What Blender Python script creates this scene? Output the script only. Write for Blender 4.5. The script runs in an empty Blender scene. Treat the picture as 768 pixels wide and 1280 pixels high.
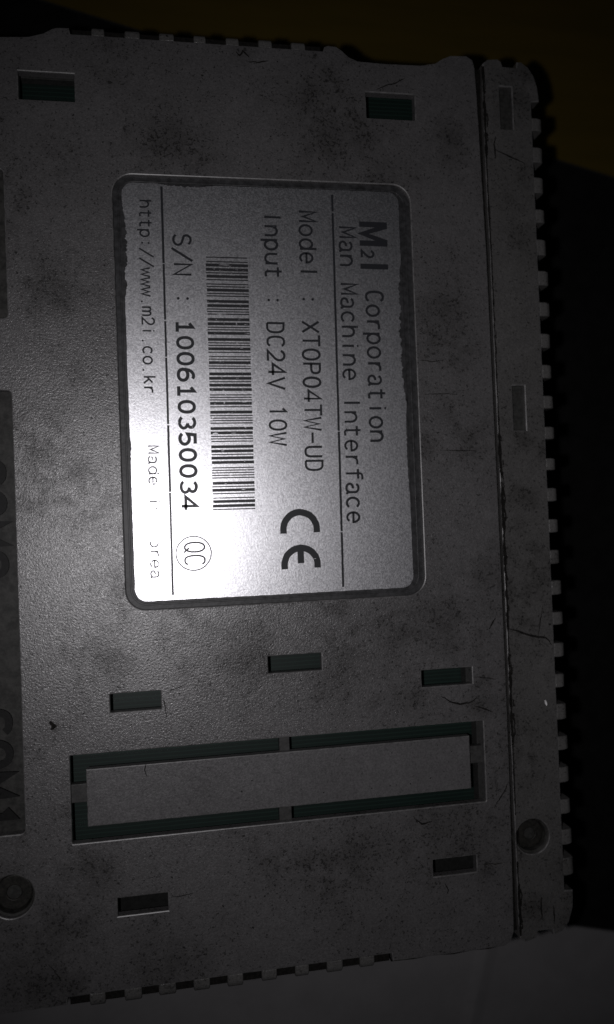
import bpy, bmesh, math, random
from mathutils import Vector, Matrix
from mathutils.geometry import tessellate_polygon
random.seed(7)
S = 0.001                      # all lengths below are millimetres
sc = bpy.context.scene
C = sc.collection

# ---------------------------------------------------------------- camera
cd = bpy.data.cameras.new('camera')
cam = bpy.data.objects.new('camera', cd); C.objects.link(cam)
cam.matrix_world = Matrix((
    (0.98367875, 0.0344659, -0.17660188, 0.0),
    (-0.03779509, 0.99916496, -0.01552139, 0.0),
    (0.17591945, 0.02194274, 0.98415998, 0.110),
    (0, 0, 0, 1)))
cd.sensor_fit = 'VERTICAL'; cd.sensor_height = 24.0; cd.lens = 18.75
cd.clip_start = 0.005; cd.clip_end = 20
cd.dof.use_dof = True; cd.dof.focus_distance = 0.110; cd.dof.aperture_fstop = 8.5
sc.camera = cam

# ---------------------------------------------------------------- light: the phone's flash, nothing else
world = bpy.data.worlds.new('World'); sc.world = world; world.use_nodes = True
bg = world.node_tree.nodes['Background']
bg.inputs[0].default_value = (0.75, 0.85, 1.0, 1); bg.inputs[1].default_value = 0.004
ld = bpy.data.lights.new('phone_flash', 'SPOT')
ld.energy = 0.197; ld.color = (1.0, 0.972, 1.0); ld.spot_size = math.radians(97); ld.spot_blend = 1.0
ld.shadow_soft_size = 0.0013
fl = bpy.data.objects.new('phone_flash', ld); C.objects.link(fl)
fl.location = (-0.0105, -0.0025, 0.111)
aim = Vector((0.021, 0.002, 0)) - fl.location
fl.rotation_euler = aim.to_track_quat('-Z', 'Y').to_euler()
sc.view_settings.view_transform = 'Standard'; sc.view_settings.look = 'None'
sc.view_settings.exposure = 0.0; sc.view_settings.gamma = 1.0
sc.view_settings.use_curve_mapping = False

# ---------------------------------------------------------------- materials
class NT:
    def __init__(s, name):
        s.m = bpy.data.materials.new(name); s.m.use_nodes = True
        s.t = s.m.node_tree; s.b = s.t.nodes['Principled BSDF']
        g = s.t.nodes.new('ShaderNodeNewGeometry')
        v = s.t.nodes.new('ShaderNodeVectorMath'); v.operation = 'SCALE'; v.inputs[3].default_value = 1000
        s.t.links.new(g.outputs['Position'], v.inputs[0]); s.pos = v.outputs[0]
        s.t.nodes.remove(g) if False else None
    def lk(s, a, b): s.t.links.new(a, b)
    def setin(s, n, i, v):
        if hasattr(v, 'is_output') or isinstance(v, bpy.types.NodeSocket): s.lk(v, n.inputs[i])
        else: n.inputs[i].default_value = v
    def math(s, op, a, b=0.0, c=0.0, clamp=False):
        n = s.t.nodes.new('ShaderNodeMath'); n.operation = op; n.use_clamp = clamp
        s.setin(n, 0, a); s.setin(n, 1, b); s.setin(n, 2, c); return n.outputs[0]
    def noise(s, scale, detail=3, rough=0.6, vec=None, off=0):
        n = s.t.nodes.new('ShaderNodeTexNoise'); n.noise_dimensions = '3D'
        v = vec or s.pos
        if off:
            a = s.t.nodes.new('ShaderNodeVectorMath'); a.operation = 'ADD'; s.lk(v, a.inputs[0]); a.inputs[1].default_value = (off, off*.7, off*.3); v = a.outputs[0]
        s.lk(v, n.inputs['Vector']); n.inputs['Scale'].default_value = scale
        n.inputs['Detail'].default_value = detail; n.inputs['Roughness'].default_value = rough
        return n.outputs['Fac']
    def ramp(s, f, a, b, lo=0.0, hi=1.0):
        n = s.t.nodes.new('ShaderNodeMapRange'); n.interpolation_type = 'SMOOTHSTEP'
        s.setin(n, 0, f); n.inputs[1].default_value = a; n.inputs[2].default_value = b
        n.inputs[3].default_value = lo; n.inputs[4].default_value = hi; return n.outputs[0]
    def stretch(s, sx, sy, sz, rot=0):
        n = s.t.nodes.new('ShaderNodeMapping'); s.lk(s.pos, n.inputs[0])
        n.inputs['Rotation'].default_value = (0, 0, rot); n.inputs['Scale'].default_value = (sx, sy, sz); return n.outputs[0]
    def mix(s, f, a, b):
        n = s.t.nodes.new('ShaderNodeMix'); n.data_type = 'RGBA'
        s.setin(n, 0, f)
        for i, v in ((6, a), (7, b)):
            if isinstance(v, tuple): n.inputs[i].default_value = v if len(v) == 4 else v + (1,)
            else: s.lk(v, n.inputs[i])
        return n.outputs[2]
    def bump(s, h, dist_mm, strength=1.0, prev=None):
        n = s.t.nodes.new('ShaderNodeBump'); n.inputs['Distance'].default_value = dist_mm * S
        n.inputs['Strength'].default_value = strength; s.lk(h, n.inputs['Height'])
        if prev is not None: s.lk(prev, n.inputs['Normal'])
        return n.outputs[0]
    def set(s, **k):
        names = dict(col='Base Color', rough='Roughness', metal='Metallic', normal='Normal', spec='Specular IOR Level')
        for a, v in k.items():
            i = s.b.inputs[names[a]]
            if isinstance(v, bpy.types.NodeSocket): s.lk(v, i)
            elif isinstance(v, tuple): i.default_value = v + (1,)
            else: i.default_value = v

# grime patches on the casing, later ones added to darken the tone: (x, y, radius)
STAINS = [(44.49, 11.94, 2.5), (41.61, 16.05, 1.6), (24.76, 54.37, 3.5), (12.69, 66.16, 1.2), (40.98, 30.02, 3.2),
    (38.52, -13.86, 4.0), (23.54, -20.83, 2.9), (44.83, -8.42, 2.1), (34.47, -25.01, 2.3), (-10.93, -44.78, 2.9),
    (-1.48, -57.56, 3.2), (-12.7, -36.2, 1.8), (38.46, -43.55, 4.6), (25.44, -45.56, 3.5), (52.56, 11.8, 2.3),
    (48.68, -5.11, 1.8), (48.84, -29.56, 1.6), (53.86, 40.85, 1.8), (37.13, 10.34, 2.3), (55.63, 66.06, 1.6),
    (44.03, -26.87, 2.1), (55.63, 9.96, 1.4), (32.73, 48.39, 2.9), (44.2, -51.02, 1.6), (30.0, 55.0, 2.5),
    (10.0, -17.5, 4.5), (-17.5, -57.0, 5.0), (-13.0, 33.0, 3.5), (2.0, 53.0, 4.0), (-8.0, -17.5, 2.5), (22.0, 60.0, 3.0), (43.0, 55.0, 2.5), (53.0, 62.0, 2.5),
    (54.0, 51.5, 1.8), (52.0, 3.0, 2.0), (53.5, -10.0, 2.0), (50.5, -57.0, 2.0), (33.0, -15.5, 3.5), (-15.0, -51.0, 3.0), (40.0, -47.0, 2.5)]

def plastic(name, base, dirt_amt=1.0, stains=True, bumpd=0.050):
    m = NT(name)
    fine = m.noise(3.6, 2, 0.8)
    grit = m.noise(4.0, 2, 0.8, off=3)
    mid = m.noise(0.40, 4, 0.65)
    big = m.noise(0.055, 4, 0.6)
    smear = m.math('MULTIPLY', m.ramp(big, 0.40, 0.68), m.ramp(mid, 0.35, 0.62))
    if stains:
        wob = m.noise(0.22, 5, 0.7, off=31)
        for (x, y, r) in STAINS:
            d = m.t.nodes.new('ShaderNodeVectorMath'); d.operation = 'DISTANCE'
            m.lk(m.pos, d.inputs[0]); d.inputs[1].default_value = (x, y, 0)
            q = m.math('ADD', m.math('DIVIDE', d.outputs['Value'], r*2.4), m.math('MULTIPLY', wob, 1.9))
            smear = m.math('MAXIMUM', smear, m.ramp(q, 0.75, 1.9, 0.95, 0.0))
    spk = m.noise(2.6, 2, 0.8, off=11)
    tiny = m.noise(1.5, 1, 0.5, off=51)
    dirt = m.ramp(m.math('ADD', spk, m.math('MULTIPLY', smear, 0.10)), 0.60, 0.70, 0.0, 1.0)
    dots = m.ramp(tiny, 0.735, 0.765, 0.0, 0.85)
    tone = m.mix(m.ramp(mid, 0.3, 0.7), tuple(c*0.90 for c in base), tuple(c*1.08 for c in base))
    tone = m.mix(m.ramp(grit, 0.3, 0.7), m.mix(0.25, tone, (0.0, 0.0, 0.0)), tone)
    tone = m.mix(m.math('MULTIPLY', smear, 0.48*dirt_amt), tone, (0.016, 0.015, 0.013))
    d2 = m.math('MAXIMUM', m.math('MULTIPLY', dirt, 0.75*dirt_amt, clamp=True), dots)
    col = m.mix(d2, tone, (0.010, 0.0095, 0.009))
    b = m.bump(fine, bumpd, 1.0)
    b = m.bump(grit, bumpd*0.35, 1.0, prev=b)
    sp = m.math('SUBTRACT', 1.0, m.math('MULTIPLY', m.math('MAXIMUM', d2, m.math('MULTIPLY', smear, 0.7)), 0.75))
    m.set(col=col, rough=m.ramp(grit, 0.3, 0.7, 0.27, 0.40), normal=b, spec=sp)
    return m.m

def simple(name, col, rough=0.5, metal=0.0, nscale=1.5, var=0.35, bd=0.02, spec=0.4):
    m = NT(name)
    n = m.noise(nscale, 4, 0.65)
    m.set(col=m.mix(m.ramp(n, 0.3, 0.7), tuple(c*(1-var) for c in col), tuple(c*(1+var*.4) for c in col)),
          rough=rough, metal=metal, normal=m.bump(n, bd), spec=spec)
    return m.m

M = {}
M['case'] = plastic('grey_textured_plastic', (0.118, 0.114, 0.116))
M['case2'] = plastic('grey_plastic_side', (0.106, 0.103, 0.101))
M['blank'] = plastic('grey_plastic_blank', (0.130, 0.126, 0.129), 0.45, False, 0.03)
M['rib'] = plastic('grey_plastic_rib', (0.125, 0.122, 0.119), 0.7, False)
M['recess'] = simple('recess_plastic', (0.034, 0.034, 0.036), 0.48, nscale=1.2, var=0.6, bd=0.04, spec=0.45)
M['edge'] = simple('highlight_plastic_edge', (0.140, 0.137, 0.137), 0.40, nscale=1.0, var=0.5, bd=0.02, spec=0.8)  # rim highlight painted as a paler plastic on the bevels
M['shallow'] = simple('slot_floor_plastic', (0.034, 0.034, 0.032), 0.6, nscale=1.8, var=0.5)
M['grime_shade'] = simple('packed_grime_and_shade', (0.012, 0.011, 0.010), 0.85, nscale=2.5, var=0.6, bd=0.06, spec=0.15)  # packed dirt, also used for the painted shadow strip
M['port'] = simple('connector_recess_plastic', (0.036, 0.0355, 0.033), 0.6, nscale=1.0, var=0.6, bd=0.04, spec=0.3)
M['letter'] = simple('embossed_plastic', (0.007, 0.007, 0.007), 0.6, nscale=2.0, var=0.4, spec=0.25)
M['well'] = simple('dark_inner_plastic', (0.013, 0.0135, 0.013), 0.8, spec=0.15)
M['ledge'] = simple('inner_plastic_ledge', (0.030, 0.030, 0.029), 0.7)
M['tab'] = simple('breakaway_plastic', (0.048, 0.047, 0.046), 0.5)
M['steel'] = simple('blackened_screw_steel', (0.022, 0.021, 0.018), 0.6, 0.2, nscale=2.0, var=0.6, bd=0.03)
M['inside'] = simple('inner_plastic', (0.05, 0.05, 0.05), 0.7)
M['mat'] = simple('black_rubber', (0.006, 0.006, 0.006), 0.9, nscale=0.3, spec=0.1)
M['sheet'] = simple('grey_sheet', (0.200, 0.195, 0.199), 0.7, nscale=0.12, var=0.08, bd=0.02, spec=0.2)
M['chip'] = simple('bright_chip', (0.8, 0.8, 0.8), 0.4)

# circuit board: dark green solder mask with paler track stripes
m = NT('green_solder_mask')
w = m.t.nodes.new('ShaderNodeTexWave'); w.inputs['Scale'].default_value = 0.55; w.inputs['Distortion'].default_value = 1.5
m.lk(m.stretch(0.25, 1, 1), w.inputs['Vector']); w.bands_direction = 'Y'
n = m.noise(0.7, 3)
m.set(col=m.mix(m.ramp(w.outputs['Fac'], 0.80, 0.90), m.mix(n, (0.0035, 0.0105, 0.0085), (0.006, 0.015, 0.012)), (0.010, 0.024, 0.019)), rough=0.5, spec=0.3)
M['pcb'] = m.m

LZ_ = -0.32
# silver film of the rating label
def label_nodes(m):
    g = m.noise(4.3, 2, 0.9); g2 = m.noise(1.0, 4, 0.7, off=5)
    col = m.mix(m.ramp(g, 0.30, 0.70), (0.60, 0.60, 0.625), (0.93, 0.93, 0.96))
    spk = m.noise(2.2, 2, 0.7, off=77)
    col = m.mix(m.ramp(spk, 0.70, 0.78, 0, 0.65), col, (0.12, 0.11, 0.11))
    col = m.mix(m.ramp(g2, 0.55, 0.8, 0, 0.30), col, (0.30, 0.29, 0.29))
    return col, g
m = NT('silver_label_film')
col, g = label_nodes(m)
m.set(col=col, metal=1.0, rough=m.ramp(g, 0.2, 0.8, 0.345, 0.400), normal=m.bump(g, 0.016), spec=0.5)
M['film'] = m.m
# printed ink, flecked where rubbed off; optional bare patch paints in flash glare
def ink(name, thr, dark, glare=None):
    m = NT(name)
    col, g = label_nodes(m)
    wv = m.noise(1.6, 5, 0.8, off=19)
    sv = m.noise(1.0, 3, 0.7, vec=m.stretch(0.3, 3.0, 1, 0.6))
    worn_glare = m.math('MAXIMUM', m.ramp(wv, thr, thr+0.03), m.ramp(sv, thr+0.03, thr+0.06))
    if glare:
        d = m.t.nodes.new('ShaderNodeVectorMath'); d.operation = 'DISTANCE'; m.lk(m.pos, d.inputs[0]); d.inputs[1].default_value = glare[:3]
        q = m.math('ADD', m.math('DIVIDE', d.outputs['Value'], glare[3]), m.math('MULTIPLY', m.noise(1.8, 3, 0.7, off=9), 0.9))
        worn_glare = m.math('MAXIMUM', worn_glare, m.ramp(q, 1.3, 1.55, 1.0, 0.0))
    m.set(col=m.mix(worn_glare, dark, col), metal=worn_glare, rough=0.42, normal=m.bump(g, 0.008), spec=0.35)
    return m.m
M['ink'] = ink('black_ink', 0.68, (0.022, 0.023, 0.027))
M['ink_bar'] = ink('black_ink_scuffed', 0.63, (0.025, 0.025, 0.028))
M['ink_faded_glare'] = ink('thin_ink_glare_patch', 0.60, (0.06, 0.06, 0.063), (-1.2, 0.7, LZ_, 2.5))  # flash glare over the letters painted as missing ink

# brown table top
m = NT('brown_wood_grain')
n = m.noise(0.25, 6, 0.6, vec=m.stretch(0.12, 1.0, 1.0, 0.22)); n2 = m.noise(0.02, 2)
m.set(col=m.mix(m.ramp(n, 0.3, 0.7), (0.062, 0.044, 0.006), (0.074, 0.051, 0.007)), rough=0.6, normal=m.bump(n, 0.05), spec=0.15)
M['wood'] = m.m

# ---------------------------------------------------------------- mesh helpers
def link(o, parent=None):
    C.objects.link(o)
    if parent is not None: o.parent = parent
    return o
def mesh_obj(name, verts, faces, mat, parent=None, smooth=False):
    me = bpy.data.meshes.new(name)
    me.from_pydata([(x*S, y*S, z*S) for x, y, z in verts], [], faces)
    me.validate(); me.update()
    bm = bmesh.new(); bm.from_mesh(me); bmesh.ops.recalc_face_normals(bm, faces=bm.faces); bm.to_mesh(me); bm.free()
    me.materials.append(M[mat])
    if smooth: me.shade_smooth()
    return link(bpy.data.objects.new(name, me), parent)
def thing(name, label, cat, loc=(0, 0, 0)):
    o = bpy.data.objects.new(name, None); o.location = [c*S for c in loc]; o.empty_display_size = 0.01
    o['label'] = label; o['category'] = cat; C.objects.link(o); return o

def area(l): return 0.5*sum(l[i][0]*l[(i+1) % len(l)][1]-l[(i+1) % len(l)][0]*l[i][1] for i in range(len(l)))
def inset(l, d):
    """shift a closed loop to its left by d"""
    out = []; n = len(l)
    for i in range(n):
        p0, p1, p2 = l[i-1], l[i], l[(i+1) % n]
        a = Vector((p1[0]-p0[0], p1[1]-p0[1])).normalized(); b = Vector((p2[0]-p1[0], p2[1]-p1[1])).normalized()
        na = Vector((-a.y, a.x)); nb = Vector((-b.y, b.x)); mm = na+nb
        k = d/max(0.35, (1+na.dot(nb))) if mm.length > 1e-6 else d
        out.append((p1[0]+mm.x*k, p1[1]+mm.y*k))
    return out
def plate(name, outer, holes, z0, z1, mat, parent, bev=0.15, bottom=True, edge=False):
    """a slab between z0 and z1 with real holes and a rounded upper rim"""
    outer = list(outer) if area(outer) > 0 else list(outer)[::-1]
    holes = [list(h) if area(h) < 0 else list(h)[::-1] for h in holes]
    V = []; F = []; top = []; bot = []
    for lp in [outer]+holes:
        n = len(lp); rings = [(0, z0), (0, z1-bev), (bev*0.3, z1-bev*0.3), (bev, z1)] if bev else [(0, z0), (0, z1)]
        start = []
        for d, z in rings:
            start.append(len(V)); V += [(x, y, z) for x, y in (inset(lp, d) if d else lp)]
        for a, b in zip(start, start[1:]):
            for i in range(n):
                j = (i+1) % n; F.append((a+i, a+j, b+j, b+i))
        bot.append(range(start[0], start[0]+n)); top.append(range(start[-1], start[-1]+n))
    for grp in ([top, bot] if bottom else [top]):
        flat = [i for r in grp for i in r]
        tris = tessellate_polygon([[Vector((V[i][0], V[i][1], 0)) for i in r] for r in grp])
        F += [tuple(flat[k] for k in t) for t in tris]
    o = mesh_obj(name, V, F, mat, parent)
    if edge:
        o.data.materials.append(M[edge if isinstance(edge, str) else 'edge'])
        for p in o.data.polygons:
            if 0.1 < p.normal.z < 0.95: p.material_index = 1
    return o
def rr(x0, y0, x1, y1, r=0.0, n=6):
    """rounded rectangle"""
    x0, x1 = min(x0, x1), max(x0, x1); y0, y1 = min(y0, y1), max(y0, y1)
    if r <= 0: return [(x0, y0), (x1, y0), (x1, y1), (x0, y1)]
    o = []
    for cx, cy, a in ((x1-r, y0+r, -90), (x1-r, y1-r, 0), (x0+r, y1-r, 90), (x0+r, y0+r, 180)):
        for k in range(n+1):
            t = math.radians(a+90*k/n); o.append((cx+r*math.cos(t), cy+r*math.sin(t)))
    return o
def circ(cx, cy, r, n=40): return [(cx+r*math.cos(2*math.pi*k/n), cy+r*math.sin(2*math.pi*k/n)) for k in range(n)]
def ragged(l, amp, step=0.5):
    o = []
    for i in range(len(l)):
        a = Vector(l[i]); b = Vector(l[(i+1) % len(l)]); n = max(1, int((b-a).length/step))
        for k in range(n):
            p = a.lerp(b, k/n); o.append((p.x+random.uniform(-amp, amp), p.y+random.uniform(-amp, amp)))
    return o

def ribbon(V, F, pts, w, z, closed=False, taper=False):
    """flat stroke of width w along pts"""
    pts = [Vector(p[:2]) for p in pts]; n = len(pts); base = len(V)
    for i in range(n):
        a = pts[i-1] if (i > 0 or closed) else None; b = pts[(i+1) % n] if (i < n-1 or closed) else None
        if a is None: d = (b-pts[i]).normalized(); nn = Vector((-d.y, d.x)); k = 1
        elif b is None: d = (pts[i]-a).normalized(); nn = Vector((-d.y, d.x)); k = 1
        else:
            d1 = (pts[i]-a).normalized(); d2 = (b-pts[i]).normalized(); n1 = Vector((-d1.y, d1.x)); n2 = Vector((-d2.y, d2.x))
            nn = n1+n2; nn = nn.normalized() if nn.length > 1e-5 else n1; k = 1/max(0.42, nn.dot(n1))
        hw = w/2 * (0.3+0.7*math.sin(math.pi*(i+.3)/(n-.4)) * random.uniform(.6, 1.2) if taper else 1)
        V += [(*(pts[i]+nn*hw*k), z), (*(pts[i]-nn*hw*k), z)]
    for i in range(n if closed else n-1):
        j = (i+1) % n; F.append((base+2*i, base+2*i+1, base+2*j+1, base+2*j))

# ---------------------------------------------------------------- stroke lettering (cell 1 x 1, x height .74)
def A(cx, cy, rx, ry, a0, a1, n=14):
    return [(cx+rx*math.cos(math.radians(a0+(a1-a0)*k/n)), cy+ry*math.sin(math.radians(a0+(a1-a0)*k/n))) for k in range(n+1)]
def SE(cx, cy, rx, ry, a0, a1, n=20, p=2.6):
    o = []
    for k in range(n+1):
        t = math.radians(a0+(a1-a0)*k/n); c, s = math.cos(t), math.sin(t)
        o.append((cx+rx*math.copysign(abs(c)**(2/p), c), cy+ry*math.copysign(abs(s)**(2/p), s)))
    return o
def ring(cx, cy, rx, ry, p=2.2): return ('c', SE(cx, cy, rx, ry, 0, 360, 24, p)[:-1])
X = .74; l, r = .16, .84
GL = {
 'M': [[(l, 0), (l, 1), (.5, .22), (r, 1), (r, 0)]],
 'C': [SE(.5, .5, .36, .5, 40, 320)], 'D': [[(l, 0), (l, 1)]+SE(.42, .5, .40, .5, 90, -90, 14, 2.6)[1:]+[(l, 0)]],
 'I': [[(.5, 0), (.5, 1)]], 'O': [ring(.5, .5, .36, .5)], '0': [ring(.5, .5, .33, .5)],
 'P': [[(l, 0), (l, 1)]+SE(.5, .74, .34, .26, 90, -90, 12, 2.6)+[(l, .48)]],
 'T': [[(.5, 0), (.5, 1)], [(.1, 1), (.9, 1)]], 'U': [[(l, 1)]+SE(.5, .36, .34, .36, 180, 360, 14)+[(r, 1)]],
 'V': [[(.1, 1), (.5, 0), (.9, 1)]], 'W': [[(.06, 1), (.27, 0), (.5, .85), (.73, 0), (.94, 1)]],
 'X': [[(.12, 1), (.88, 0)], [(.88, 1), (.12, 0)]], 'K': [[(l, 0), (l, 1)], [(r, 1), (l, .38)], [(.42, .58), (r, 0)]],
 'N': [[(l, 0), (l, 1), (r, 0), (r, 1)]],
 'S': [A(.5, .75, .31, .25, 25, 215, 12)+A(.5, .26, .35, .26, 80, -155, 14)],
 'Q': [ring(.5, .5, .36, .5), [(.55, .22), (.88, -.04)]],
 '/': [[(.08, -.12), (.92, 1.08)]], '-': [[(.12, .45), (.88, .45)]],
 '1': [[(.28, .80), (.52, 1), (.52, 0)], [(.22, 0), (.82, 0)]],
 'i1': [[(.30, .80), (.52, 1), (.52, 0)]],
 '2': [A(.5, .70, .34, .30, 165, -20, 12)+[(.74, .46), (l, 0), (.88, 0)]],
 '3': [A(.48, .75, .31, .25, 155, -80, 12), A(.48, .27, .35, .27, 85, -155, 14)],
 '4': [[(.68, 0), (.68, 1), (.10, .28), (.92, .28)]],
 '5': [[(.80, 1), (.25, 1), (.20, .52)]+A(.48, .31, .35, .31, 115, -150, 14)],
 '6': [ring(.5, .31, .34, .31), [(.165, .33)]+A(.56, .42, .395, .58, 172, 62, 10)],
 'a': [A(.46, X-.21, .29, .21, 160, 0, 10)+[(.75, .13), (.80, .03), (.90, .02)], A(.44, .20, .28, .20, 80, 270, 12)+A(.5, .25, .25, .25, 275, 350, 6)],
 'c': [A(.5, X/2, .36, X/2, 40, 320, 18)], 'e': [[(.16, .38), (.84, .38)]+A(.5, X/2, .34, X/2, 4, 318, 20)],
 'o': [ring(.5, X/2, .37, X/2, 2.0)], 'n': [[(l, X), (l, 0)], [(l, .42)]+A(.5, .42, .32, .32, 165, 0, 12)+[(.82, 0)]],
 'h': [[(l, 1), (l, 0)], [(l, .40)]+A(.5, .42, .32, .32, 165, 0, 12)+[(.82, 0)]],
 'm': [[(.08, X), (.08, 0)], [(.08, .5)]+A(.29, .52, .20, .20, 165, 0, 8)+[(.49, 0)], [(.51, .5)]+A(.71, .52, .20, .20, 165, 0, 8)+[(.91, 0)]],
 'i': [[(.5, X-.02), (.5, 0)], [(.5, .90), (.5, 1.0)]], 'l': [[(.5, 1), (.5, 0)]],
 't': [[(.42, .98), (.42, .14)]+A(.56, .14, .14, .14, 180, 270, 5)+[(.80, .02)], [(.12, X), (.80, X)]],
 'r': [[(.28, X), (.28, 0)], [(.28, .38)]+A(.60, .40, .30, .32, 165, 75, 8)+[(.82, X-.01)]],
 'f': [[(.88, 1.0)]+A(.62, .80, .18, .20, 90, 180, 6)+[(.44, 0)], [(.14, X), (.82, X)]],
 'p': [[(l, X), (l, -.26)], ring(.5, X/2, .34, X/2, 2.0)], 'd': [[(r, 1), (r, 0)], ring(.5, X/2, .34, X/2, 2.0)],
 'u': [[(l, X)]+A(.49, .30, .33, .30, 180, 350, 12), [(r, X), (r, 0)]],
 'w': [[(.06, X), (.27, 0), (.5, X-.1), (.73, 0), (.94, X)]], 'k': [[(.2, 1), (.2, 0)], [(.78, X), (.2, .28)], [(.42, .44), (.84, 0)]],
 ':': [('d', .5, .18), ('d', .5, .66)], '.': [('d', .5, .05)], ' ': [],
}
TILT = 0.0105
LZ = -0.33                      # top of the label film
def text(name, s, x, y, cell, cap, w, mat, parent, z=LZ+0.012, tilt=TILT, dot=None, place=None):
    """letters run down the picture (-y), their tops to +x"""
    V = []; F = []; k = 0; q = place or (lambda u, v: (x-tilt*u+v, y-u-tilt*v))
    for i, ch in enumerate(s):
        for st in GL[ch]:
            zz = z+0.0025*(k % 3); k += 1
            if st[0] == 'd':
                cx, cy = (i+st[1])*cell, st[2]*cap; R = (dot or w*.72)
                b = len(V); V += [(*q(cx+R*math.cos(t*math.pi/6), cy+R*math.sin(t*math.pi/6)), zz) for t in range(12)]; F.append(tuple(range(b, b+12)))
                continue
            cl = st[0] == 'c'; pts = st[1] if cl else st
            pts = [q((i+px)*cell, w/2+py*(cap-w)) for px, py in pts]
            ribbon(V, F, pts, w*1.2*random.uniform(.94, 1.06), zz, cl)
    return mesh_obj(name, V, F, mat, parent)

# ---------------------------------------------------------------- surroundings
BZ = -34.0
def ground(name, x0, y0, x1, y1, z, th, mat, rot, cx, cy, label=None, cat=None, kind=None, bev=0.2):
    pts = [(x0, y0), (x1, y0), (x1, y1), (x0, y1)]
    c, s = math.cos(rot), math.sin(rot)
    pts = [(cx+px*c-py*s, cy+px*s+py*c) for px, py in pts]
    o = plate(name, pts, [], z-th, z, mat, None, bev, edge='ledge')
    if label: o['label'] = label; o['category'] = cat
    if kind: o['kind'] = kind
    return o
ground('table_top', -420, -320, 420, 380, BZ-1.6, 25, 'wood', 0, 0, 0, kind='structure')
a = math.radians(-14)
ground('rubber_mat', -170, -190, 110, 1.5, BZ, 1.5, 'mat', a, 74.4, 69.2, 'matt black rubber mat lying on the brown table top under the device', 'mat', bev=0.5)
# grey sheet: upper edge runs just past the device's corner, faint fold across it
def sheet():
    c, s = math.cos(a), math.sin(a); V = []; F = []
    ox, oy = 74.2, -78.6; nx, ny = 44, 24; x0, x1, y0, y1 = -190, 90, -130, 0
    xs = [x0+(x1-x0)*i/nx for i in range(nx+1)]; ys = [y0+(y1-y0)*j/ny for j in range(ny+1)]
    def h(x, y):
        f = abs((x+16.5)+(y+5)*(-.04))          # distance from the fold
        return 0.35*max(0, 1-f/2.2) + .25*math.sin(x*.021+1)*math.sin(y*.03)
    xs = sorted(set(xs+[-16.5+k*.55 for k in range(-5, 6)]))
    for zz in (0.6, 0.0):
        for y in ys:
            for x in xs: V.append((ox+x*c-y*s, oy+x*s+y*c, BZ+zz+0.3+h(x, y)))
    n = len(xs); mrow = len(ys)
    for j in range(mrow-1):
        for i in range(n-1):
            q = j*n+i; F.append((q, q+1, q+1+n, q+n)); q += n*mrow; F.append((q+n, q+1+n, q+1, q))
    off = n*mrow
    for i in range(n-1):
        F.append((i, i+1, off+i+1, off+i)); q = (mrow-1)*n+i; F.append((q, q+1, off+q+1, off+q))
    for j in range(mrow-1):
        q = j*n; F.append((q, q+n, off+q+n, off+q)); q += n-1; F.append((q, q+n, off+q+n, off+q))
    o = mesh_obj('grey_sheet', V, F, 'sheet', None, False)
    o['label'] = 'plain grey sheet with a faint fold, lying past the lower edge of the device'; o['category'] = 'sheet'
sheet()

# ---------------------------------------------------------------- the device
dev = thing('operator_panel', 'grimy grey plastic operator panel lying face down, silver rating label on its back', 'operator panel', (0, 0, BZ+1.5))
DEVZ = BZ+1.5
class Dev:                     # children are modelled in world millimetres, so cancel the Empty's height
    pass
def fix(o):
    o.matrix_parent_inverse = Matrix.Translation((0, 0, -DEVZ*S)); return o

slots = dict(A=rr(-17.0, 57.9, -9.8, 61.65), B=rr(30.6, 57.87, 37.85, 61.6), C=rr(13.5, -20.33, 21.0, -18.0), D=rr(35.46, -23.84, 43.04, -21.46),
             E=rr(-7.85, -24.05, -1.2, -21.63), F=rr(-7.75, -51.0, -1.17, -48.64), G=rr(36.05, -50.8, 42.55, -48.42))
J = rr(-13.28, -40.9, 44.4, -29.32, .12, 2)
recess = rr(-5.3, -10.65, 36.55, 48.35, 2.7, 10)
portU = rr(-38, 28.64, -19.3, 48.4, .5, 4); portL = rr(-38, -38.88, -19.15, 19.1, .6, 4)
screwL = circ(-21.05, -46.85, 2.8)
cover_outline = [(-48, 66.0), (-19, 66.1), (-15.5, 66.35), (-13.6, 66.95), (-12.5, 67.6), (-11.8, 67.85), (-10.25, 67.9), (-10.1, 67.1),
    (24.55, 67.1), (24.75, 67.75), (25.3, 67.95), (26.5, 67.9), (27.4, 67.3), (28.3, 66.5), (29.6, 66.0), (33.4, 65.9), (39.0, 66.0),
    (41.2, 66.45), (42.4, 67.2), (43.6, 67.75), (46.1, 67.85), (47.0, 67.3), (47.3, 66.0), (47.45, 62), (47.7, 50), (47.95, 38.3), (48.05, 20), (48.15, .7), (48.2, -20),
    (48.15, -36.5), (48.0, -50), (47.85, -60), (47.3, -61.4), (46.3, -61.9), (37, -61.95), (29.6, -61.85), (29.45, -60.75), (-14.5, -60.75), (-14.65, -61.75), (-48, -61.7)]
holes = list(slots.values())+[J, recess, portU, portL, screwL]
cover = fix(plate('rear_cover', cover_outline, holes, -1.3, 0, 'case', dev, 0.15, edge=True))
strip_outline = [(48.55, 66.9), (49.3, 67.55), (50.9, 67.75), (51.5, 67.4), (51.7, 66.65), (53.8, 66.6), (53.95, 67.5), (54.7, 67.5), (55.7, 66.8), (56.6, 65.5), (57.1, 63.8), (57.3, 61.75), (56.0, 61.55),
    (56.0, -55.05), (57.3, -55.15), (57.2, -57.6), (56.5, -59.7), (55.4, -60.9), (54.0, -61.35), (53.85, -60.5), (51.6, -60.45), (51.35, -61.4), (49.6, -61.8), (48.75, -61.2),
    (48.6, -58), (48.65, -50), (48.62, -36), (48.62, 0), (48.5, 20), (48.5, 38.3), (48.35, 50), (48.4, 62)]
Hs = rr(51.02, 57.3, 52.95, 63.65); Is = rr(51.1, 12.65, 53.0, 19.24); screwR = circ(51.35, -46.7, 2.55)
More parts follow.
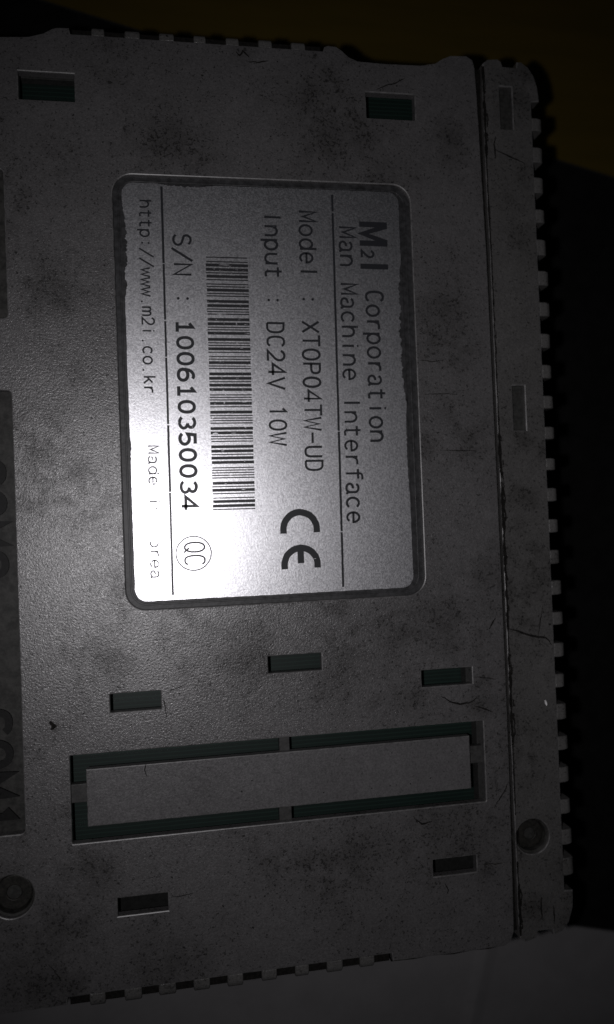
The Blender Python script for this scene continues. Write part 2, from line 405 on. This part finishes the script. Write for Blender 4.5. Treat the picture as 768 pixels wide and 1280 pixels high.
strip = fix(plate('side_cover', strip_outline, [Hs, Is, screwR], -2.2, -0.05, 'case2', dev, 0.16, edge=True))

# body walls: hollow box below the cover
ow = rr(-47.4, -60.6, 55.8, 66.9, .4, 3); iw = rr(-45.4, -58.6, 53.8, 64.9)
fix(plate('case_wall', ow, [iw], BZ+1.55, -2.01, 'inside', dev, 0.05))
# the front bezel it lies on, hidden below but there
fix(plate('front_bezel', inset(ow, 0.5), [], BZ+0.95, BZ+1.54, 'inside', dev, 0.1))
# dirt packed in the seam between the two covers
Vv = []; Ff = []
seam = [(47.7, 66.4), (47.9, 60), (48.15, 40), (48.3, 20), (48.38, 0), (48.4, -36), (48.25, -50), (48.2, -60.3)]
ribbon(Vv, Ff, seam, 2.6, -0.9); fix(mesh_obj('seam_floor', Vv, Ff, 'grime_shade', dev))
# blank knock-out cover with its break-away tabs
fix(plate('blank_cover', rr(-11.25, -38.85, 42.25, -31.3), [], -1.2, -0.02, 'blank', dev, 0.12, edge=True))
for q in ((-13.5, -35.85, -11.1, -33.4), (42.1, -35.6, 44.6, -33.1), (14.75, -31.5, 16.2, -29.2), (14.4, -41.2, 16.15, -38.7)):
    fix(plate('tab', rr(*q), [], -1.95, -0.95, 'tab', dev, 0.08))
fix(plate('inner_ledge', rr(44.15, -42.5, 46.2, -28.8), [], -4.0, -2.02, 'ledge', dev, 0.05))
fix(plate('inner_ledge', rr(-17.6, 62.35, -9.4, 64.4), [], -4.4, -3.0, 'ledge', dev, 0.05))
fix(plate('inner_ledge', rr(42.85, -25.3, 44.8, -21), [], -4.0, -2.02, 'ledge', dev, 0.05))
# circuit board seen through the openings
fix(plate('circuit_board', rr(-18.6, -43.5, 47, 64.5), [], -6.1, -4.5, 'pcb', dev, 0.05))
fix(plate('inner_ledge', rr(-18.6, -56.5, 47, -43.8), [], -6.4, -4.3, 'well', dev, 0.05))  # near-black plate beneath the two lower slots
# floors of the recesses
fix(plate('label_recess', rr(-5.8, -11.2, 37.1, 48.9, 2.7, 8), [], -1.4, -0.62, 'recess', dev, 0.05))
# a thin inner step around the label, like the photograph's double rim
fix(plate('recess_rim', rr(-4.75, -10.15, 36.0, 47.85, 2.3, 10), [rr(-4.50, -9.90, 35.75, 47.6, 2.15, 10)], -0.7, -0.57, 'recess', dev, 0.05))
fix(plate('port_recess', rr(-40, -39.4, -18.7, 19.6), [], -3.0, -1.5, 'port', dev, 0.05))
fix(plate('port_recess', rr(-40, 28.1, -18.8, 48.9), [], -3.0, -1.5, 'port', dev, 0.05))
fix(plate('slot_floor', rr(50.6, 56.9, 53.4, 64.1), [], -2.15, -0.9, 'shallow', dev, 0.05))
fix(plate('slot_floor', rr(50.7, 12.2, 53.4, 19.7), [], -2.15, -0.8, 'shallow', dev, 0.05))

# raised port lettering
def raised(name, s, x, y, cell, cap, w, parent):
    V = []; F = []; k = 0
    for i, ch in enumerate(s):
        for st in GL[ch]:
            cl = st[0] == 'c'; pts = st[1] if cl else st
            pts = [(x+w/2+py*(cap-w), y-(i+px)*cell) for px, py in pts]
            V0 = []; F0 = []; ribbon(V0, F0, pts, w, 0, cl); zt = -1.12+0.006*k; k += 1
            b = len(V); n = len(V0); V += [(p[0], p[1], zt) for p in V0]+[(p[0], p[1], -1.55) for p in V0]
            m_ = n//2
            for f in F0: F.append(tuple(b+t for t in f))
            for q in range(m_ if cl else m_-1):
                e = (q+1) % m_
                F.append((b+2*q, b+2*e, b+n+2*e, b+n+2*q)); F.append((b+2*q+1, b+2*e+1, b+n+2*e+1, b+n+2*q+1))
            if not cl:
                F.append((b, b+1, b+n+1, b+n)); q = 2*(m_-1); F.append((b+q, b+q+1, b+n+q+1, b+n+q))
    return fix(mesh_obj(name, V, F, 'letter', parent))
raised('port_lettering', ['C', 'O', 'M', 'i1'], -25.2, -22.6, 4.05, 4.7, .95, dev)
raised('port_lettering', 'COM2', -25.2, 10.4, 4.05, 4.9, .95, dev)

# screws
def screw(cx, cy, r, z):
    def lathe(prof, n=36):
        V = []; F = []
        for pr, pz in prof: V += [(cx+pr*math.cos(2*math.pi*k/n), cy+pr*math.sin(2*math.pi*k/n), pz) for k in range(n)]
        for a_ in range(len(prof)-1):
            for k in range(n): F.append((a_*n+k, a_*n+(k+1) % n, (a_+1)*n+(k+1) % n, (a_+1)*n+k))
        return V, F
    V, F = lathe([(r+.4, z-1.6), (r+.4, z-.30), (r*.90, z-.45), (r*.86, z-1.5)])
    F.append(tuple(range(3*36, 4*36)))
    well = fix(mesh_obj('screw_well', V, F, 'port', dev, False))
    arm = circ(cx+.05, cy, r*.33, 20)
    hd = fix(plate('screw', circ(cx+.05, cy, r*.82, 32), [arm], z-1.45, z-.95, 'steel', dev, .15))
    d = fix(plate('screw_socket', circ(cx+.05, cy, r*.36, 20), [], z-1.44, z-1.15, 'shallow', hd, 0))
    d.matrix_parent_inverse = Matrix.Identity(4)
screw(-21.05, -46.85, 2.8, -.35)
screw(51.35, -46.7, 2.55, -.25)

# ventilation ribs: round over the edge and run down the side wall
def rib_mesh(width, reach, name):
    prof = [(-.35, -.22), (.10, -.10)]+[(reach-.75+.75*math.sin(math.radians(t)), -.10-.85+.85*math.cos(math.radians(t))) for t in range(0, 91, 15)]+[(reach, -12), (-.35, -12)]
    V = []; F = []; n = len(prof); b = .12
    for off, sh in ((0, b), (b, 0), (width-b, 0), (width, b)):
        for o, z in prof: V.append(((o-sh if o > 0.3 else o)*S, (off-width/2)*S, (z-sh*.8)*S))
    for a_ in range(3):
        for i in range(n): j = (i+1) % n; F.append((a_*n+i, a_*n+j, (a_+1)*n+j, (a_+1)*n+i))
    F.append(tuple(range(n))); F.append(tuple(range(3*n, 4*n)))
    me = bpy.data.meshes.new(name); me.from_pydata(V, [], F); me.validate()
    bm = bmesh.new(); bm.from_mesh(me); bmesh.ops.recalc_face_normals(bm, faces=bm.faces); bm.to_mesh(me); bm.free()
    me.materials.append(M['rib']); return me
rm = rib_mesh(1.95, 1.45, 'vent_rib')
def rib(x, y, ang, sy=1.0, sx=1.0):
    o = bpy.data.objects.new('vent_rib', rm); C.objects.link(o); o.parent = dev
    o.location = (x*S, y*S, -DEVZ*S); o.rotation_euler = (0, 0, ang); o.scale = (sx, sy, 1)
rt = [(59.34, 57.3), (54.9, 52.63), (50.39, 48.03), (45.66, 43.51), (41.02, 38.75), (36.36, 34.21), (31.71, 29.57), (26.95, 24.92), (22.42, 20.28),
      (17.79, 15.77), (13.16, 11.26), (8.54, 6.64), (4.04, 2.03), (-0.57, -2.58), (-5.18, -7.19), (-9.66, -11.78), (-14.28, -16.26), (-18.85, -20.96),
      (-23.43, -25.43), (-27.89, -30.12), (-32.58, -34.69), (-37.15, -39.38), (-41.95, -43.93), (-46.2, -48.6), (-50.5, -52.92)]
for p, q in rt: rib(56.0, (p+q)/2, random.uniform(-.02, .02), (p-q)/1.95*random.uniform(.90, 1.06), random.uniform(1.14, 1.30))
tg = [(-10.1, -7.39), (-5.61, -2.96), (-0.94, 1.64), (3.7, 6.31), (8.07, 10.83), (12.6, 15.33), (17.33, 20.07), (22.02, 24.56)]
for (a0, a1), (b0, b1) in zip(tg, tg[1:]): rib((a1+b0)/2, 67.1, math.pi/2, (b0-a1)/1.95*random.uniform(.92, 1.04), random.uniform(.90, 1.0))
bgp = [(-14.5, -11.76), (-9.71, -7.23), (-5.05, -2.75), (-0.53, 1.81), (4.05, 6.43), (8.49, 11.01), (13.22, 15.66), (17.68, 20.16), (22.43, 24.83), (27.02, 29.46)]
for (a0, a1), (b0, b1) in zip(bgp, bgp[1:]): rib((a1+b0)/2, -60.75, -math.pi/2, (b0-a1)/1.95*random.uniform(.92, 1.04), random.uniform(1.18, 1.30))
# near-black slot bottoms between the ribs
fix(plate('slot_wall', rr(55.2, -60.0, 56.55, 65.0), [], -16, -5.0, 'grime_shade', dev, .1))
fix(plate('slot_wall', rr(-14.3, -62.15, 29.3, -60.4), [], -16, -.8, 'grime_shade', dev, .1))
fix(plate('slot_wall', rr(-10, 66.8, 24.4, 68.2), [], -16, -.8, 'grime_shade', dev, .1))

fix(plate('contact_shade', [(29.7, -62.65), (33, -62.75), (36, -62.6), (39, -62.85), (42, -62.65), (44.5, -62.8), (46.6, -62.55), (46.6, -61.2), (29.7, -61.2)], [], -14, -1.35, 'grime_shade', dev, .1))  # dark strip added as the shadow line along the lower edge
# marks on the casing
def mark(name, pts, w, z=0.006, rag=0.05, mat='grime_shade', parent=dev):
    q = []
    for i in range(len(pts)-1):
        a_, b_ = Vector(pts[i]), Vector(pts[i+1]); n = max(2, int((b_-a_).length/.3))
        for k in range(n): p = a_.lerp(b_, k/n); q.append((p.x+random.uniform(-rag, rag), p.y+random.uniform(-rag, rag)))
    q.append(pts[-1]); V = []; F = []; ribbon(V, F, q, w, z, taper=True); return fix(mesh_obj(name, V, F, mat, parent))
zs = -0.05+0.006
mark('crack', [(48.93, -16.32), (50.4, -16.76), (51.88, -17.31), (53.36, -17.76), (54.74, -17.96), (55.23, -18.46), (55.58, -19.07)], .34, zs)
mark('crack', [(53.49, -17.76), (53.82, -16.14), (54.14, -14.52), (54.45, -13.24)], .16, zs+.003)
for pts, w, z in [([(32.22, 62.03), (33.55, 62.69), (35.12, 63.13), (36.48, 63.91)], .2, .006), ([(50.05, 54.16), (51.53, 53.51), (53.14, 52.87), (54.5, 52.33)], .24, zs),
    ([(37.58, 18.06), (39.87, 18.16), (42.54, 18.02)], .13, .006), ([(39.89, 9.94), (42.56, 9.88), (45.01, 9.83)], .13, .006),
    ([(43.34, -22.9), (45.05, -23.14), (46.63, -23.48)], .16, .006), ([(43.52, -49.8), (45.22, -49.99), (46.57, -50.03)], .13, .006),
    ([(-.56, -49.26), (.71, -49.31), (2.21, -49.06)], .13, .006), ([(-.25, -21.76), (1.04, -21.42), (2.57, -20.78)], .12, .006),
    ([(-.91, -22.57), (-.64, -23.88), (-.58, -25.39)], .13, .006), ([(48.0, -38.42), (47.14, -39.83), (45.57, -41.98)], .16, .006),
    ([(43.17, -27.04), (44.73, -27.62), (46.05, -28.19)], .2, .006), ([(38.28, -25.29), (39.56, -26.19), (40.99, -26.64), (42.58, -26.53), (43.7, -25.93)], .26, .006),
    ([(37.74, -51.99), (38.18, -52.95), (37.92, -53.38)], .2, .006), ([(12.14, 66.16), (12.68, 65.62), (13.15, 66.33), (14.02, 65.48)], .25, .006),
    ([(13.76, 64.88), (15.22, 64.86), (16.59, 65.18)], .22, .006), ([(33.63, -42.38), (34.66, -43.16), (36.09, -42.97)], .26, .006),
    ([(-16.87, -56.04), (-16.1, -56.98), (-15.33, -58.32)], .12, .006), ([(50.14, 56.19), (49.83, 54.98), (49.99, 52.85)], .25, zs),
    ([(37.06, 23.04), (38.86, 22.8), (40.69, 23.03)], .12, .006), ([(-3.38, -32.86), (-3.67, -32.08), (-3.43, -31.25)], .14, -.012),
    ([(52.3, -55.6), (52.2, -57.2), (52.3, -58.9)], .28, zs), ([(54.1, -57), (54.2, -58.4), (54.1, -59.7)], .22, zs), ([(47.0, -14.6), (46.3, -15.6), (45.9, -16.2)], .25, .006),
    ([(-15.6, -24.6), (-15.1, -25.3), (-15.5, -25.7)], .6, .006)]:
    mark('scratch', pts, w, z)
# grime smeared along the seam
seamV = []
def seam_x(y):
    return 48.62 if y < 0 else 48.62-.12*min(1, y/20) if y < 38 else 48.5-.15*min(1, (y-38)/12)
for lane in range(3):
    y = 66.5; w_ = .2; dx = 0; cur = []
    while y > -60.8:
        heavy = 1.7 if (-16 < y < 12 or -32 < y < -20 or y > 54 or y < -52) else .8
        w_ += (random.uniform(.05, .42)*heavy-w_)*.45; dx += (random.uniform(-.05, .22)*heavy-dx)*.3
        if abs(y+46.7) < 3.2 or (lane and random.random() < .22):
            if len(cur) > 2:
                V = []; F = []; ribbon(V, F, [c[:2] for c in cur], 1, -.036+.003*lane)
                for k, c in enumerate(cur):
                    for q_, sg in ((2*k, 1), (2*k+1, -1)):
                        V[q_] = (c[0]+sg*c[2]*.5, V[q_][1], V[q_][2])
                seamV.append((V, F))
            cur = []
        else: cur.append((seam_x(y)+.16+dx*(.4+lane*.9), y, w_*(1 if lane == 0 else .45)))
        y -= random.uniform(.25, .6)
    if len(cur) > 2:
        V = []; F = []; ribbon(V, F, [c[:2] for c in cur], 1, -.036+.003*lane)
        for k, c in enumerate(cur):
            for q_, sg in ((2*k, 1), (2*k+1, -1)): V[q_] = (c[0]+sg*c[2]*.5, V[q_][1], V[q_][2])
        seamV.append((V, F))
V = []; F = []
for v, f in seamV:
    b = len(V); V += v; F += [tuple(b+t for t in q_) for q_ in f]
fix(mesh_obj('seam_grime', V, F, 'grime_shade', dev))
mark('chip', [(54.15, -27.1), (54.4, -27.9)], .34, zs, .02, 'chip')

# ---------------------------------------------------------------- rating label
film = fix(plate('rating_label', ragged(rr(-4.15, -9.6, 34.95, 47.42, 1.65, 8), .035, .8), [], -0.6, LZ, 'film', dev, 0.05))
def sub(o): o.parent = film; o.matrix_parent_inverse = Matrix.Identity(4); return o
# (the label object sits at the casing's origin, so its children need no offset)
def T(*a_, **k): return sub(text('lettering', *a_, **k))
z0 = LZ+.012
# heavy initials
V = []; F = []
def Q(x, y, tilt=TILT): return lambda u, v: (x-tilt*u+v, y-u-tilt*v)
q = Q(28.95, 42.98)
for k, st in enumerate(([(.37, 0), (.37, 4.1)], [(3.08, 0), (3.08, 4.1)])): ribbon(V, F, [q(*p) for p in st], .80, z0+.003*k)
ribbon(V, F, [q(.55, 4.02), q(1.72, .55), q(2.9, 4.02)], .74, z0+.006)
ribbon(V, F, [q(6.42, 0), q(6.42, 4.1)], .76, z0)
q2 = Q(29.0, 39.05)
ribbon(V, F, [q2(.06+px*1.3, .16+py*1.72) for px, py in GL['2'][0]], .33, z0+.009)
sub(mesh_obj('lettering', V, F, 'ink', None))
T('Corporation', 29.42, 33.2, 2.0, 2.75, .29, 'ink', None)
T('Man Machine Interface', 25.85, 42.4, 2.03, 2.62, .27, 'ink', None)
T('Model : XTOP04TW-UD', 20.13, 44.45, 1.957, 2.66, .27, 'ink', None)
T('Input : DC24V ', 15.17, 44.2, 1.947, 2.6, .27, 'ink', None, dot=.19)
sub(text('lettering', ['i1', '0', 'W'], 15.17-TILT*14*1.947, 44.2-14*1.947, 1.947, 2.6, .27, 'ink', None))
T('S/N', 2.5, 40.75, 2.05, 2.62, .27, 'ink', None)
T(':', 2.55, 32.65, 2.05, 2.62, .27, 'ink', None)
T('100610350034', 2.56, 28.82, 2.2, 2.42, .36, 'ink', None)
T('http://www.m2i.co.kr', -1.84, 45.18, 1.337, 1.78, .19, 'ink', None)
T('Made in Korea', -1.80, 11.66, 1.41, 1.58, .17, 'ink_faded_glare', None, tilt=.013)
# rules, broken where rubbed
def rule(x0_, y0_, x1_, y1_, w, gaps):
    V = []; F = []; t0 = 0; L_ = math.hypot(x1_-x0_, y1_-y0_)
    for g_, gw in gaps+[(1.0, 0)]:
        t1 = g_-gw/2/L_
        pa = [(x0_+(x1_-x0_)*t, y0_+(y1_-y0_)*t) for t in [t0+(t1-t0)*k/14 for k in range(15)]]
        ribbon(V, F, [(p[0]+random.uniform(-.015, .015), p[1]) for p in pa], w*random.uniform(.92, 1.08), z0); t0 = g_+gw/2/L_
    sub(mesh_obj('rule_line', V, F, 'ink', None))
rule(25.15, 46.7, 24.58, -9.0, .30, [(.045, .25), (.605, .12), (.86, .15)])
rule(1.27, 47.0, .89, -8.9, .30, [(.19, .10), (.33, .2), (.42, .1), (.585, .18), (.75, .08)])
# Code 39 bar code of the serial number
P39 = {'0': 'nnnwwnwnn', '1': 'wnnwnnnnw', '2': 'nnwwnnnnw', '3': 'wnwwnnnnn', '4': 'nnnwwnnnw', '5': 'wnnwwnnnn', '6': 'nnwwwnnnn', '*': 'nwnnwnwnn'}
code = '*100610350034*'; mod = 35.05/(14*14.5-1); u = 0; V = []; F = []
qb = Q(6.95, 37.48, .006)
for ch in code:
    for i, e in enumerate(P39[ch]):
        wd = mod*(2.5 if e == 'w' else 1)
        if i % 2 == 0:
            pr = 5.8
            ribbon(V, F, [qb(u+wd/2, pr*k/5+(random.uniform(-.04, .04) if k in (0, 5) else 0)) for k in range(6)], wd*.94, z0)
        u += wd
    u += mod
sub(mesh_obj('bar_code', V, F, 'ink_bar', None))
# QC stamp
V = []; F = []
cx, cy = 3.88, -3.36
ribbon(V, F, [(cx+2.38*math.cos(t*math.pi/30), cy+2.32*math.sin(t*math.pi/30)) for t in range(60)], .16, z0, True)
k = 0
for i, ch in enumerate('QC'):
    for st in GL[ch]:
        pts = st[1] if st[0] == 'c' else st; k += 1
        ribbon(V, F, [(2.60+.08+py*2.7-.01*i, -1.62-(i+px)*1.80) for px, py in pts], .24, z0+.003*k, st[0] == 'c')
sub(mesh_obj('quality_stamp', V, F, 'ink', None))
# conformity mark: two half rings, one with a bar
V = []; F = []
for cx, cy, R in ((18.73, -.62, 2.36), (18.69, -5.58, 2.34)):
    arc = [(cx+R*math.cos(math.radians(t)), cy+R*math.sin(math.radians(t))) for t in range(0, 181, 9)]
    arc = [(arc[0][0], cy-.52)]+arc+[(arc[-1][0], cy-.55)]
    ribbon(V, F, [(x+random.uniform(-.025, .025), y+random.uniform(-.025, .025)) for x, y in arc], .92, z0)
ribbon(V, F, [(18.68, -3.3), (18.68, -4.3), (18.69, -5.38)], .90, z0+.003)
sub(mesh_obj('conformity_mark', V, F, 'ink', None))

# grime creeping over the label's rims
def creep(name, a_, b_, depth, side, n=70, base=.25):
    V = []; F = []; A_, B_ = Vector(a_), Vector(b_); d = (B_-A_).normalized(); nn = Vector((-d.y, d.x))*side
    h = 0; pr = []
    for i in range(n+1):
        t = i/n; env = math.sin(math.pi*t)**.7; h = .6*h+.4*random.random()*1.6
        p = A_.lerp(B_, t); V += [(*(p-nn*base), LZ+.004), (*(p+nn*depth*env*h), LZ+.004)]
    for i in range(n): F.append((2*i, 2*i+2, 2*i+3, 2*i+1))
    sub(mesh_obj(name, V, F, 'recess', None)).matrix_parent_inverse = Matrix.Identity(4)
creep('edge_grime', (34.95, 37.5), (34.93, 17.0), .75, -1, 90, .12)
creep('edge_grime', (34.95, 17.5), (34.93, 3.0), .3, -1, 60, .1)
creep('edge_grime', (-4.15, 45.5), (-4.18, 31.0), .55, 1, 70, .1)
creep('edge_grime', (0.5, 47.42), (9.0, 47.42), .45, -1, 50, .1)
creep('edge_grime', (-4.18, 13.5), (-4.18, 8.0), .22, 1, 30, .06)
